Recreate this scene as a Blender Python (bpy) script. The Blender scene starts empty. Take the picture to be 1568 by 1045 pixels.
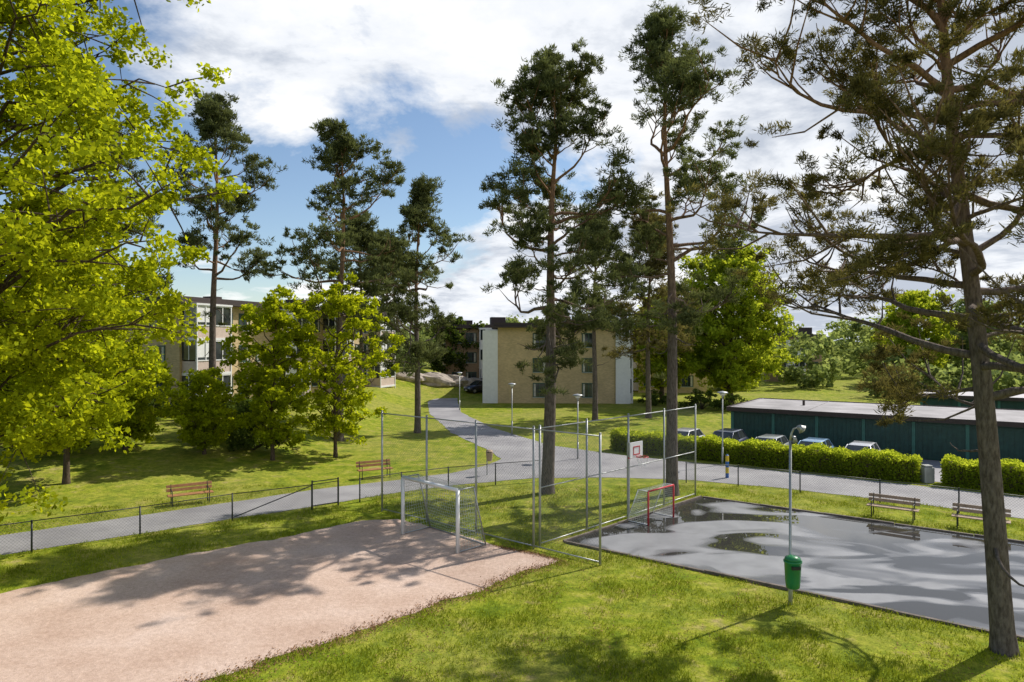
import bpy, math, random
import numpy as np
from mathutils import Vector, Matrix, noise as mnoise

scene=bpy.context.scene
scene.view_settings.view_transform='Standard'
scene.view_settings.look='None'
scene.view_settings.exposure=0

# ---------------------------------------------------------------- helpers
def sst(a,b,x):
    t=(x-a)/(b-a); t=0 if t<0 else (1 if t>1 else t)
    return t*t*(3-2*t)
def h(x,y):
    s=(x+18.3)*(-0.61)+(y-24.4)*0.79
    z=1.6*sst(1.0,24,s)*sst(-9.5,-17,x)
    z+=2.2*math.exp(-((x+12.5)**2/60+(y-97)**2/40))
    al=(x-6.3)*.795-(y-44)*.607; s2=(x-6.3)*.607+(y-44)*.795
    z-=0.45*sst(0.7,3.0,s2)*sst(-3,1,al)
    return z

def empty(name,loc,rot=0):
    e=bpy.data.objects.new(name,None); e.location=loc; e.rotation_euler=(0,0,rot)
    e.empty_display_size=0.3
    scene.collection.objects.link(e); return e

class MB:
    def __init__(s): s.v=[];s.f=[];s.m=[]
    def add(s,vs,fs,mi=0):
        o=len(s.v); s.v.extend([tuple(v) for v in vs]); s.f.extend([tuple(i+o for i in f) for f in fs]); s.m.extend([mi]*len(fs))
    def box(s,x0,x1,y0,y1,z0,z1,mi=0):
        x0,x1=min(x0,x1),max(x0,x1); y0,y1=min(y0,y1),max(y0,y1); z0,z1=min(z0,z1),max(z0,z1)
        s.add([(x0,y0,z0),(x1,y0,z0),(x1,y1,z0),(x0,y1,z0),(x0,y0,z1),(x1,y0,z1),(x1,y1,z1),(x0,y1,z1)],
              [(0,3,2,1),(4,5,6,7),(0,1,5,4),(1,2,6,5),(2,3,7,6),(3,0,4,7)],mi)
    def tube(s,pts,rad,n=6,mi=0,cap=True):
        pts=[Vector(p) for p in pts]
        if not hasattr(rad,'__len__'): rad=[rad]*len(pts)
        vs=[];fs=[]; m=len(pts)
        for i,p in enumerate(pts):
            t=(pts[min(i+1,m-1)]-pts[max(i-1,0)])
            if t.length<1e-6: t=Vector((0,0,1))
            t.normalize()
            ref=Vector((1,0,0)) if abs(t.x)<0.8 else Vector((0,1,0))
            a=t.cross(ref).normalized(); b=t.cross(a)
            for k in range(n):
                an=2*math.pi*k/n
                vs.append(p+(a*math.cos(an)+b*math.sin(an))*rad[i])
        for i in range(m-1):
            for k in range(n):
                k2=(k+1)%n
                fs.append((i*n+k,i*n+k2,(i+1)*n+k2,(i+1)*n+k))
        if cap:
            fs.append(tuple(range(n-1,-1,-1))); fs.append(tuple((m-1)*n+k for k in range(n)))
        s.add(vs,fs,mi)
    def obj(s,name,mats,parent=None,smooth=False,bevel=0):
        me=bpy.data.meshes.new(name); me.from_pydata(s.v,[],s.f)
        if not isinstance(mats,(list,tuple)): mats=[mats]
        for m in mats: me.materials.append(m)
        me.polygons.foreach_set('material_index',s.m)
        if smooth: me.polygons.foreach_set('use_smooth',[True]*len(s.f))
        me.update()
        o=bpy.data.objects.new(name,me); scene.collection.objects.link(o)
        if parent: o.parent=parent
        if bevel:
            b=o.modifiers.new('b','BEVEL'); b.width=bevel; b.segments=2; b.limit_method='ANGLE'
        return o

def quads(name,C,U,V,shade,mat,parent=None):
    n=len(C); co=np.empty((n,4,3),dtype=np.float32)
    co[:,0]=C-U; co[:,1]=C+V-U*0.1; co[:,2]=C+U; co[:,3]=C-V-U*0.1
    me=bpy.data.meshes.new(name)
    me.vertices.add(4*n); me.vertices.foreach_set('co',co.ravel())
    me.loops.add(4*n); me.loops.foreach_set('vertex_index',np.arange(4*n,dtype=np.int32))
    me.polygons.add(n); me.polygons.foreach_set('loop_start',np.arange(n,dtype=np.int32)*4)
    me.update(calc_edges=True); me.validate()
    a=me.attributes.new('shade','FLOAT','FACE'); a.data.foreach_set('value',np.clip(shade,0,1).astype(np.float32))
    me.materials.append(mat)
    o=bpy.data.objects.new(name,me); scene.collection.objects.link(o)
    if parent: o.parent=parent
    return o
def nrm(a): return a/(np.linalg.norm(a,axis=1,keepdims=True)+1e-9)

# ---------------------------------------------------------------- materials
def newmat(name):
    m=bpy.data.materials.new(name); m.use_nodes=True; nt=m.node_tree
    return m,nt,nt.nodes['Principled BSDF']
def N(nt,t,**k):
    n=nt.nodes.new(t)
    for a,b in k.items(): setattr(n,a,b)
    return n
def ramp(nt,src,stops):
    r=N(nt,'ShaderNodeValToRGB'); nt.links.new(src,r.inputs[0])
    el=r.color_ramp.elements
    while len(el)<len(stops): el.new(0.5)
    for e,(p,c) in zip(el,stops):
        e.position=p; e.color=(*c,1) if len(c)==3 else c
    return r
def noisen(nt,scale,detail=4,rough=.55,vec=None,dist=0):
    n=N(nt,'ShaderNodeTexNoise'); n.inputs['Scale'].default_value=scale; n.inputs['Detail'].default_value=detail
    n.inputs['Roughness'].default_value=rough; n.inputs['Distortion'].default_value=dist
    if vec is None:
        tc=N(nt,'ShaderNodeTexCoord'); vec=tc.outputs['Object']
    nt.links.new(vec,n.inputs['Vector']); return n
def mixc(nt,fac,a,b,mode='MIX'):
    m=N(nt,'ShaderNodeMix',data_type='RGBA',blend_type=mode)
    for sock,v in ((m.inputs[0],fac),(m.inputs[6],a),(m.inputs[7],b)):
        if hasattr(v,'links') : nt.links.new(v,sock)
        elif isinstance(v,(int,float)): sock.default_value=v
        else: sock.default_value=(*v,1)
    return m.outputs[2]
def mathn(nt,op,a,b=0,clamp=False):
    m=N(nt,'ShaderNodeMath',operation=op); m.use_clamp=clamp
    for i,v in enumerate((a,b)):
        if hasattr(v,'links'): nt.links.new(v,m.inputs[i])
        else: m.inputs[i].default_value=v
    return m.outputs[0]
def simple(name,col,rough=.6,metal=0,var=.15,scale=3,bump=0,bscale=40):
    m,nt,p=newmat(name)
    n=noisen(nt,scale)
    r=ramp(nt,n.outputs[0],[(.3,[c*(1-var) for c in col]),(.7,[min(1,c*(1+var)) for c in col])])
    nt.links.new(r.outputs[0],p.inputs['Base Color']); p.inputs['Roughness'].default_value=rough; p.inputs['Metallic'].default_value=metal
    if bump:
        b=N(nt,'ShaderNodeBump'); b.inputs['Strength'].default_value=bump; b.inputs['Distance'].default_value=.02
        n2=noisen(nt,bscale); nt.links.new(n2.outputs[0],b.inputs['Height']); nt.links.new(b.outputs[0],p.inputs['Normal'])
    return m
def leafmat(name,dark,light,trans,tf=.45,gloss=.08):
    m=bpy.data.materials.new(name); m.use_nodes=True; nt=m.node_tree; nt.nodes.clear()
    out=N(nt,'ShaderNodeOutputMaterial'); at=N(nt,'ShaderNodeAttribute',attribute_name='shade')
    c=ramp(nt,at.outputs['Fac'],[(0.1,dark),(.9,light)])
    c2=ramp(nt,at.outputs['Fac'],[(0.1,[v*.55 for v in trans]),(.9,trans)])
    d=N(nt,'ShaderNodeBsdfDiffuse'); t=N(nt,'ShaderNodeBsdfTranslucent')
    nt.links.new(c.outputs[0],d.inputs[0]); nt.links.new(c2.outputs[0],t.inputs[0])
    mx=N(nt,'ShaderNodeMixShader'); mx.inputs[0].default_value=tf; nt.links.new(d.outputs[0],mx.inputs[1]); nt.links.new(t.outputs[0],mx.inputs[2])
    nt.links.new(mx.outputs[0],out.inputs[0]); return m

M={}
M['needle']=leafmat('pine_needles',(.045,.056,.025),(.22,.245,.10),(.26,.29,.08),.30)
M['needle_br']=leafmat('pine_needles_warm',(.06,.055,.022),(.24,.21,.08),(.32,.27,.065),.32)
M['leaf']=leafmat('maple_leaves',(.11,.16,.008),(.34,.40,.02),(.82,.86,.02),.5)
M['leaf2']=leafmat('linden_leaves',(.10,.16,.012),(.30,.38,.035),(.74,.80,.05),.5)
M['leafdk']=leafmat('shrub_leaves',(.035,.055,.012),(.11,.15,.03),(.20,.27,.03),.35)
M['leaffar']=leafmat('far_leaves',(.09,.12,.045),(.29,.35,.12),(.50,.58,.14),.42)
M['grassblade']=leafmat('grass_blades',(.16,.215,.012),(.37,.42,.032),(.50,.56,.035),.35)
M['litter']=leafmat('dry_litter',(.13,.07,.035),(.38,.22,.11),(.2,.1,.04),.1)

# grass ground
m,nt,p=newmat('grass_ground')
n1=noisen(nt,.12,4); n2=noisen(nt,1.1,6,.68); n3=noisen(nt,22,3,.7); n5=noisen(nt,4,5,.7)
c=ramp(nt,n2.outputs[0],[(.30,(.09,.145,.012)),(.43,(.20,.26,.017)),(.56,(.32,.34,.035)),(.70,(.42,.34,.15))])
c1=mixc(nt,ramp(nt,n1.outputs[0],[(.42,(0,0,0)),(.62,(.45,.45,.45))]).outputs[0],c.outputs[0],(.36,.32,.10))
c2=mixc(nt,.75,c1,ramp(nt,n3.outputs[0],[(.3,(.5,.5,.45)),(.7,(1.3,1.3,1.2))]).outputs[0],'MULTIPLY')
c2=mixc(nt,.8,c2,ramp(nt,n5.outputs[0],[(.35,(.55,.62,.55)),(.6,(1.15,1.12,1.1))]).outputs[0],'MULTIPLY')
nt.links.new(c2,p.inputs['Base Color']); p.inputs['Roughness'].default_value=.95; p.inputs['Specular IOR Level'].default_value=.1
b=N(nt,'ShaderNodeBump'); b.inputs['Strength'].default_value=.8; b.inputs['Distance'].default_value=.08
nt.links.new(n5.outputs[0],b.inputs['Height']); nt.links.new(b.outputs[0],p.inputs['Normal']); M['grass']=m
# gravel
m,nt,p=newmat('pink_gravel')
n1=noisen(nt,.5,4); n2=noisen(nt,7,5,.7); n3=noisen(nt,60,2,.8)
c=ramp(nt,n1.outputs[0],[(.3,(.56,.41,.325)),(.55,(.66,.51,.42)),(.75,(.72,.58,.50))])
c2=mixc(nt,.7,c.outputs[0],ramp(nt,n2.outputs[0],[(.25,(.68,.61,.56)),(.7,(1.12,1.1,1.08))]).outputs[0],'MULTIPLY')
c3=mixc(nt,.6,c2,ramp(nt,n3.outputs[0],[(.35,(.5,.45,.42)),(.6,(1.1,1.1,1.1))]).outputs[0],'MULTIPLY')
nt.links.new(c3,p.inputs['Base Color']); p.inputs['Roughness'].default_value=.95; p.inputs['Specular IOR Level'].default_value=.15
b=N(nt,'ShaderNodeBump'); b.inputs['Strength'].default_value=.6; b.inputs['Distance'].default_value=.03
nt.links.new(n2.outputs[0],b.inputs['Height']); nt.links.new(b.outputs[0],p.inputs['Normal']); M['gravel']=m
# path asphalt
m,nt,p=newmat('worn_asphalt')
n1=noisen(nt,.35,5,.65); n3=noisen(nt,45,2,.8)
c=ramp(nt,n1.outputs[0],[(.3,(.22,.21,.22)),(.7,(.39,.375,.375))])
c3=mixc(nt,.5,c.outputs[0],ramp(nt,n3.outputs[0],[(.3,(.6,.6,.6)),(.7,(1.15,1.15,1.15))]).outputs[0],'MULTIPLY')
nt.links.new(c3,p.inputs['Base Color']); p.inputs['Roughness'].default_value=.75; M['asphalt']=m
# wet court
m,nt,p=newmat('wet_court_asphalt')
tc=N(nt,'ShaderNodeTexCoord'); mp=N(nt,'ShaderNodeMapping'); nt.links.new(tc.outputs['Object'],mp.inputs[0])
mp.inputs['Rotation'].default_value=(0,0,math.radians(38)); mp.inputs['Scale'].default_value=(.6,1.3,1); mp.inputs['Location'].default_value=(3.3,1.0,0)
n1=noisen(nt,.36,2.5,.42,mp.outputs[0],1.3); n3=noisen(nt,50,2,.8); n4=noisen(nt,1.2,5)
wet=ramp(nt,n1.outputs[0],[(.478,(0,0,0)),(.493,(1,1,1))])
damp=ramp(nt,n1.outputs[0],[(.41,(0,0,0)),(.47,(1,1,1))])
dry=mixc(nt,.5,ramp(nt,n4.outputs[0],[(.3,(.23,.23,.24)),(.7,(.32,.32,.33))]).outputs[0],ramp(nt,n3.outputs[0],[(.3,(.65,.65,.65)),(.7,(1.15,1.15,1.15))]).outputs[0],'MULTIPLY')
cc=mixc(nt,damp.outputs[0],dry,(.11,.11,.115)); cc=mixc(nt,wet.outputs[0],cc,(.045,.043,.04))
nt.links.new(cc,p.inputs['Base Color'])
r1=mathn(nt,'MULTIPLY',damp.outputs[0],-.20); r1=mathn(nt,'ADD',r1,.38); r2=mathn(nt,'MULTIPLY',wet.outputs[0],-.17); rr=mathn(nt,'ADD',r1,r2,True)
nt.links.new(rr,p.inputs['Roughness']); M['court']=m
# bark
def bark(name,low,high,z0,z1):
    m,nt,p=newmat(name); tc=N(nt,'ShaderNodeTexCoord'); sp=N(nt,'ShaderNodeSeparateXYZ'); nt.links.new(tc.outputs['Object'],sp.inputs[0])
    mr=N(nt,'ShaderNodeMapRange'); nt.links.new(sp.outputs[2],mr.inputs[0]); mr.inputs[1].default_value=z0; mr.inputs[2].default_value=z1
    mp=N(nt,'ShaderNodeMapping'); nt.links.new(tc.outputs['Object'],mp.inputs[0]); mp.inputs['Scale'].default_value=(1,1,.3)
    n=noisen(nt,14,5,.7,mp.outputs[0])
    c=mixc(nt,mr.outputs[0],low,high); c=mixc(nt,.85,c,ramp(nt,n.outputs[0],[(.35,(.35,.33,.32)),(.65,(1.25,1.25,1.25))]).outputs[0],'MULTIPLY')
    nt.links.new(c,p.inputs['Base Color']); p.inputs['Roughness'].default_value=.95; p.inputs['Specular IOR Level'].default_value=.15
    b=N(nt,'ShaderNodeBump'); b.inputs['Strength'].default_value=.9; b.inputs['Distance'].default_value=.05
    nt.links.new(n.outputs[0],b.inputs['Height']); nt.links.new(b.outputs[0],p.inputs['Normal']); return m
M['pbark']=bark('pine_bark',(.17,.14,.12),(.32,.18,.10),7,15)
M['bark']=bark('tree_bark',(.12,.09,.065),(.10,.075,.05),2,8)
# bricks
def brick(name,a,b_,mort):
    m,nt,p=newmat(name); tc=N(nt,'ShaderNodeTexCoord'); sp=N(nt,'ShaderNodeSeparateXYZ'); nt.links.new(tc.outputs['Object'],sp.inputs[0])
    s=mathn(nt,'ADD',sp.outputs[0],sp.outputs[1]); cb=N(nt,'ShaderNodeCombineXYZ'); nt.links.new(s,cb.inputs[0]); nt.links.new(sp.outputs[2],cb.inputs[1])
    bt=N(nt,'ShaderNodeTexBrick'); nt.links.new(cb.outputs[0],bt.inputs[0]); bt.inputs['Scale'].default_value=1
    bt.inputs['Brick Width'].default_value=.25; bt.inputs['Row Height'].default_value=.083; bt.inputs['Mortar Size'].default_value=.007
    bt.inputs['Color1'].default_value=(*a,1); bt.inputs['Color2'].default_value=(*b_,1); bt.inputs['Mortar'].default_value=(*mort,1)
    n=noisen(nt,.5,5); c=mixc(nt,.6,bt.outputs[0],ramp(nt,n.outputs[0],[(.3,(.8,.78,.75)),(.7,(1.15,1.12,1.1))]).outputs[0],'MULTIPLY')
    nt.links.new(c,p.inputs['Base Color']); p.inputs['Roughness'].default_value=.85; return m
M['brick']=brick('yellow_brick',(.66,.50,.26),(.50,.37,.19),(.50,.43,.31))
M['brickb']=brick('brown_brick',(.42,.29,.18),(.34,.23,.14),(.32,.25,.18))
M['white']=simple('white_paint',(.80,.80,.80),.5,var=.05)
M['panel']=simple('balcony_panel',(.60,.48,.42),.6,var=.1)
M['roofd']=simple('dark_roof',(.05,.035,.03),.7)
M['roofg']=simple('roof_felt',(.34,.32,.32),.8,var=.3,scale=.5)
M['roofg2']=simple('roof_metal',(.50,.47,.47),.5,var=.1)
M['garage']=simple('dark_green_paint',(.014,.06,.05),.5,var=.25)
M['garage2']=simple('green_trim',(.04,.15,.12),.5)
M['frameg']=simple('green_frame',(.03,.09,.06),.5)
M['curtain']=simple('curtain',(.55,.52,.45),.9,var=.3)
M['steel']=simple('galvanised_steel',(.42,.43,.43),.45,.6,var=.15)
M['black']=simple('black_steel',(.02,.025,.025),.5)
M['wire']=simple('fence_wire',(.16,.17,.165),.6,.2)
M['wood']=simple('bench_wood',(.36,.17,.07),.6,var=.25,scale=8)
M['woodp']=simple('bench_wood_worn',(.38,.27,.18),.7,var=.25,scale=8)
M['timber']=simple('edge_timber',(.15,.12,.10),.85,var=.4,scale=4)
M['binred']=simple('red_paint',(.5,.03,.04),.45)
M['bingreen']=simple('green_plastic',(.02,.22,.07),.35,var=.1)
M['net']=simple('net_rope',(.5,.55,.48),.8)
M['rock']=simple('granite_rock',(.42,.36,.30),.9,var=.35,scale=1.2,bump=.8,bscale=4)
M['concrete']=simple('concrete',(.4,.4,.38),.85,var=.2)
M['tyre']=simple('tyre',(.02,.02,.02),.8)
M['blue']=simple('blue_paint',(.02,.12,.4),.5)
M['yellow']=simple('yellow_paint',(.7,.5,.03),.5)
M['lampw']=simple('lamp_glass',(.7,.7,.68),.3,var=.03)
M['chrome']=simple('headlamp',(.7,.72,.75),.12,.5,var=.05)
m,nt,p=newmat('window_glass'); n=noisen(nt,.8,2); r=ramp(nt,n.outputs[0],[(.35,(.02,.025,.025)),(.7,(.08,.09,.09))])
nt.links.new(r.outputs[0],p.inputs['Base Color']); p.inputs['Roughness'].default_value=.06; p.inputs['Specular IOR Level'].default_value=.6; M['glass']=m
def paint(name,col):
    m,nt,p=newmat(name); n=noisen(nt,2); r=ramp(nt,n.outputs[0],[(.3,[c*.93 for c in col]),(.7,col)]); nt.links.new(r.outputs[0],p.inputs['Base Color'])
    p.inputs['Roughness'].default_value=.3; p.inputs['Metallic'].default_value=.25; p.inputs['Coat Weight'].default_value=.8; p.inputs['Coat Roughness'].default_value=.05; return m

# ---------------------------------------------------------------- terrain
def axis(lo,hi,step,ext,far):
    a=list(np.arange(lo,hi+.01,step)); st=step; x=hi; r=[]
    while x<far: st*=1.35; x+=st; r.append(x)
    st=step; x=lo; l=[]
    while x>-ext: st*=1.35; x-=st; l.append(x)
    return l[::-1]+a+r
xs=axis(-45,45,1.0,2500,2500); ys=axis(5,115,1.0,300,3000)
vs=[(x,y,h(x,y)) for y in ys for x in xs]; nx=len(xs)
fs=[(j*nx+i,j*nx+i+1,(j+1)*nx+i+1,(j+1)*nx+i) for j in range(len(ys)-1) for i in range(nx-1)]
T=MB(); T.add(vs,fs); T.obj('ground',M['grass'],smooth=True)

def dens(pts,step,jit,seed=0):
    out=[]
    for i in range(len(pts)):
        a=Vector(pts[i]); b=Vector(pts[(i+1)%len(pts)]); n=max(1,int((b-a).length/step))
        for k in range(n):
            q=a.lerp(b,k/n); v=mnoise.noise_vector(Vector((q.x*.9,q.y*.9,seed)))*jit + mnoise.noise_vector(Vector((q.x*3,q.y*3,seed)))*jit*.5
            out.append((q.x+v.x,q.y+v.y))
    return out
import bmesh
def sheet(name,pts,z,mat,step=.4,jit=.0,drape=False):
    q=dens(pts,step,jit,3); bm=bmesh.new(); vv=[bm.verts.new((x,y,(h(x,y) if drape else 0)+z)) for x,y in q]
    f=bm.faces.new(vv); f.normal_update()
    if f.normal.z<0: f.normal_flip()
    bmesh.ops.triangulate(bm,faces=[f]); me=bpy.data.meshes.new(name); bm.to_mesh(me); bm.free(); me.materials.append(mat)
    o=bpy.data.objects.new(name,me); scene.collection.objects.link(o); return o
gravel=[(-5.7,26.6),(-4.2,26.7),(-2.4,25.0),(-0.7,23.4),(1.4,21.8),(-.8,19.3),(-2.5,17.6),(-4.3,15.9),(-6.5,13.9),(-18,3),(-27,8),(-14.2,18.9),(-13.2,20.0),(-10.4,22.5),(-7.8,24.7)]
sheet('gravel_pitch',gravel,.012,M['gravel'],.15,.22)
court=[(1.84,23.75),(8.5,30.5),(26.6,16.9),(17.9,11.5)]
sheet('asphalt_court',court,.02,M['court'],5)
path=[(-24,16.5),(-16.7,22.3),(-13.4,24.8),(-11,26.9),(-8.45,28.8),(-5.8,31.1),(-2.67,33.2),(1.0,34.8),(5,35.0),(9.07,34.3),(12.9,32.4),(17.2,29.5),(19.96,27),(28,20),(32,24),(22.9,30.5),(17.1,34.9),(11.6,38.5),(6.6,41.9),(2.6,45.7),(-1.6,55),(-4.9,66.5),(-6.5,81),(-7,88),(-10.5,88),(-10.0,81),(-8,66),(-4.6,52),(-1.6,44),(-.6,40.5),(-1.5,38.3),(-3.2,36.2),(-6,34.2),(-9.3,32.1),(-14.2,27.9),(-18.3,24.6),(-26,18.5)]
sheet('asphalt_path',path,.014,M['asphalt'],.5,.1)
sheet('parking_asphalt',[(9.2,46.2),(14,52),(46,30),(40,22.5)],-.43,M['asphalt'],3)
E=MB()
for a,b in ((court[3],court[0]),(court[0],court[1]),(court[1],court[2])):
    a=Vector(a);b=Vector(b);d=(b-a).normalized();n=Vector((-d.y,d.x))
    nseg=int((b-a).length/2.5)
    for k in range(nseg):
        p0=a+d*((b-a).length*k/nseg)+d*.01; p1=a+d*((b-a).length*(k+1)/nseg)-d*.01
        q=[p0-n*.0,p1-n*.0,p1+n*.1,p0+n*.1]; zt=.075+.02*((k*7)%3-1)*.6
        E.add([(v.x,v.y,-.02) for v in q]+[(v.x,v.y,zt) for v in q],[(0,3,2,1),(4,5,6,7),(0,1,5,4),(1,2,6,5),(2,3,7,6),(3,0,4,7)])
E.obj('court_kerb',M['timber'])

# ---------------------------------------------------------------- trees
def pine(x,y,H,z0,R,seed,lean=(0,0),tr=.28,nl=30,bl=.15,bw=.02,npb=70,sub=6,padr=.45,mat='needle',top=.35,low=0,cl=3,elb=0):
    rng=random.Random(seed); nr=np.random.RandomState(seed)
    root=empty('pine_tree',(x,y,h(x,y))); T=MB()
    ph=rng.random()*6
    def tp(z):
        t=z/H; return Vector((lean[0]*t+.22*math.sin(z*.33+ph)*t, lean[1]*t+.2*math.cos(z*.33+ph)*t, z))
    zz=[-.3,.05,.5]+[H*.97*i/16 for i in range(1,17)]
    rr=[tr*1.5,tr*1.2,tr*1.03]+[tr*(1-.92*(i/16)**1.25) for i in range(1,17)]
    T.tube([tp(z) for z in zz],rr,10)
    pads=[]; pr=[]
    def cloud(p,r,n):
        for _ in range(n):
            pads.append((p[0]+rng.gauss(0,.7)*r,p[1]+rng.gauss(0,.7)*r,p[2]+rng.gauss(.1,.45)*r)); pr.append(r*rng.uniform(.55,1.05))
    az=rng.random()*6
    for i in range(nl+low):
        bare = i>=nl
        t=-rng.random()*.4 if bare else min(1,max(0,(i+rng.uniform(-.8,1.2))/nl))
        z=z0+(H-z0)*(t if t<0 else t**.95)*.96
        if z<2: continue
        az+=rng.uniform(1.6,3.2)
        tt=max(t,0)
        prof=(.66+.34*math.sin(math.pi*min(1,tt*.85+.22)))*(1-(1-top)*tt**2.6)
        L=R*prof*rng.choice([.45,.7,.9,1.0,1.12,1.22])
        if bare: L*=rng.uniform(.25,.6)
        el=rng.uniform(-.35,.45)+tt*.75+elb
        d=Vector((math.cos(az)*math.cos(el),math.sin(az)*math.cos(el),math.sin(el)))
        p=tp(z); P=[p.copy()]; ns=8; cur=d.copy()
        for k in range(ns):
            cur=(cur+Vector((rng.uniform(-.4,.4),rng.uniform(-.4,.4),rng.uniform(-.3,.3)+(-.06 if (k<3 and tt<.5) else .13)))).normalized()
            P.append(P[-1]+cur*L/ns)
        r0=min(tr*.42,.024*L+.012)*(1-.3*tt)
        T.tube(P,[r0*(1-.85*k/ns) for k in range(ns+1)],5,cap=False)
        if bare:
            if rng.random()<.3: cloud(P[-1],padr*.7,1)
            continue
        cloud(P[-1],padr,cl)
        for s in range(sub):
            u=.42+.58*((s+rng.random())/sub)**.75; k=min(ns-1,int(u*ns)); q=P[k].lerp(P[k+1],min(1,u*ns-k))
            side=1 if s%2 else -1; an=side*rng.uniform(.4,1.4)
            dd=(P[k+1]-P[k]).normalized(); dd=Matrix.Rotation(an,3,'Z')@dd; dd.z+=rng.uniform(-.45,.8); dd.normalize()
            l=L*rng.uniform(.15,.42)*(1.15-u*.4)+.3
            m1=q+dd*l*.5+Vector((rng.uniform(-.12,.12),rng.uniform(-.12,.12),-.04)); e=q+dd*l+Vector((0,0,.12*l))
            T.tube([q,m1,e],[r0*.35,r0*.25,.008],4,cap=False)
            cloud(e,padr*rng.uniform(.7,1.15),cl)
    for k in range(6): cloud(tp(H*.985-.3*k)+Vector((rng.uniform(-.4,.4),rng.uniform(-.4,.4),0)),padr*.9,2)
    T.obj('trunk',M['pbark'],root,True)
    P=np.array(pads); n0=len(P); C=np.repeat(P,npb,0); r=np.repeat(np.array(pr),npb)[:,None]; n=len(C)
    o=nrm(nr.randn(n,3)); rad=nr.rand(n,1)**.5
    off=o*rad*r*np.array([1,1,.7])
    sc=nrm(nr.randn(n0*4,3))*np.array([1,1,.6]); idx=np.repeat(np.arange(n0),npb)*4+nr.randint(0,4,n)
    off=off*.55+sc[idx]*r*.6
    dirs=nrm(nrm(off)*.8+np.array([0,0,.5])+nr.randn(n,3)*.5)
    U=dirs*bl*nr.uniform(.6,1.15,(n,1)); V=nrm(np.cross(dirs,nr.randn(n,3)))*bw*nr.uniform(.7,1.3,(n,1))
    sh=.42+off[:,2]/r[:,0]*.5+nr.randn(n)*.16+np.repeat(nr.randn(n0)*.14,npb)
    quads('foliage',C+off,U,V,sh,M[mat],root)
    return root

def leaves(name,pads,pr,npb,ls,mat,parent,nr,flat=.75,base=.5):
    P=np.array(pads); n0=len(P); C=np.repeat(P,npb,0); r=np.repeat(np.array(pr),npb)[:,None]; n=len(C)
    o=nrm(nr.randn(n,3)); off=o*(nr.rand(n,1)**.5)*r*np.array([1,1,flat])
    sc=nrm(nr.randn(n0*5,3))*np.array([1,1,.6]); idx=np.repeat(np.arange(n0),npb)*5+nr.randint(0,5,n)
    off=off*.6+sc[idx]*r*.55
    nor=nrm(nr.randn(n,3)+np.array([0,0,.7])); a=nrm(np.cross(nor,nr.randn(n,3))); b_=np.cross(nor,a)
    s=ls*nr.uniform(.55,1.25,(n,1))
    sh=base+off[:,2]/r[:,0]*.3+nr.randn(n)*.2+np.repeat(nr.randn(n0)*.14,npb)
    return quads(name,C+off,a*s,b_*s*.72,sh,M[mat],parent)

def broadleaf(name,x,y,H,z0,R,seed,nl=34,sub=6,npb=60,ls=.09,padr=.6,mat='leaf',tr=.2,lean=(0,0),bm='bark'):
    rng=random.Random(seed); nr=np.random.RandomState(seed)
    root=empty(name,(x,y,h(x,y))); T=MB(); zc=(z0+H)/2; Rz=(H-z0)/2
    ph=rng.random()*6
    def tp(z): t=z/H; return Vector((lean[0]*t+.2*math.sin(z*.5+ph)*t,lean[1]*t+.2*math.cos(z*.4+ph)*t,z))
    top=H*.88
    T.tube([tp(-.3),tp(.1),tp(.5)]+[tp(top*i/10) for i in range(1,11)],[tr*1.5,tr*1.2,tr]+[tr*(1-.9*i/10) for i in range(1,11)],8)
    pads=[];pr=[]
    for i in range(nl):
        u=(i+.5)/nl; zz=1-2*u; az=i*2.4+rng.uniform(-.4,.4); rr=math.sqrt(max(0,1-zz*zz))
        k=rng.uniform(.68,1.16)
        tgt=Vector((lean[0]*.6+R*rr*math.cos(az)*k,lean[1]*.6+R*rr*math.sin(az)*k,zc+Rz*zz*min(1.05,k+.05)))
        zs=max(z0*.75,min(top*.95,tgt.z-(.35+.3*rng.random())*Vector((tgt.x,tgt.y)).length-.3))
        st=tp(zs); P=[]; ns=6
        for q in range(ns+1):
            t=q/ns; v=st.lerp(tgt,t); v.z+=math.sin(t*math.pi)*.06*(tgt-st).length; v+=Vector((rng.uniform(-1,1),rng.uniform(-1,1),rng.uniform(-1,1)))*.05*(tgt-st).length*(0 if q in (0,) else 1)
            P.append(v)
        L=(tgt-st).length; r0=min(tr*.5,.011*L+.01)
        T.tube(P,[r0*(1-.85*q/ns) for q in range(ns+1)],5,cap=False)
        pads.append(tuple(P[-1])); pr.append(padr)
        for s in range(sub):
            u2=.35+.62*(s+rng.random())/sub; kk=min(ns-1,int(u2*ns)); q=P[kk].lerp(P[kk+1],min(1,u2*ns-kk))
            d=Vector((rng.gauss(0,1),rng.gauss(0,1),rng.gauss(.25,.6))).normalized(); l=R*rng.uniform(.12,.34)
            e=q+d*l; T.tube([q,q.lerp(e,.5)+Vector((0,0,.05)),e],[r0*.35,r0*.25,.006],4,cap=False)
            pads.append(tuple(e)); pr.append(padr*rng.uniform(.65,1.2))
    T.obj('trunk',M[bm],root,True)
    leaves('foliage',pads,pr,npb,ls,mat,root,nr)
    return root

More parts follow.
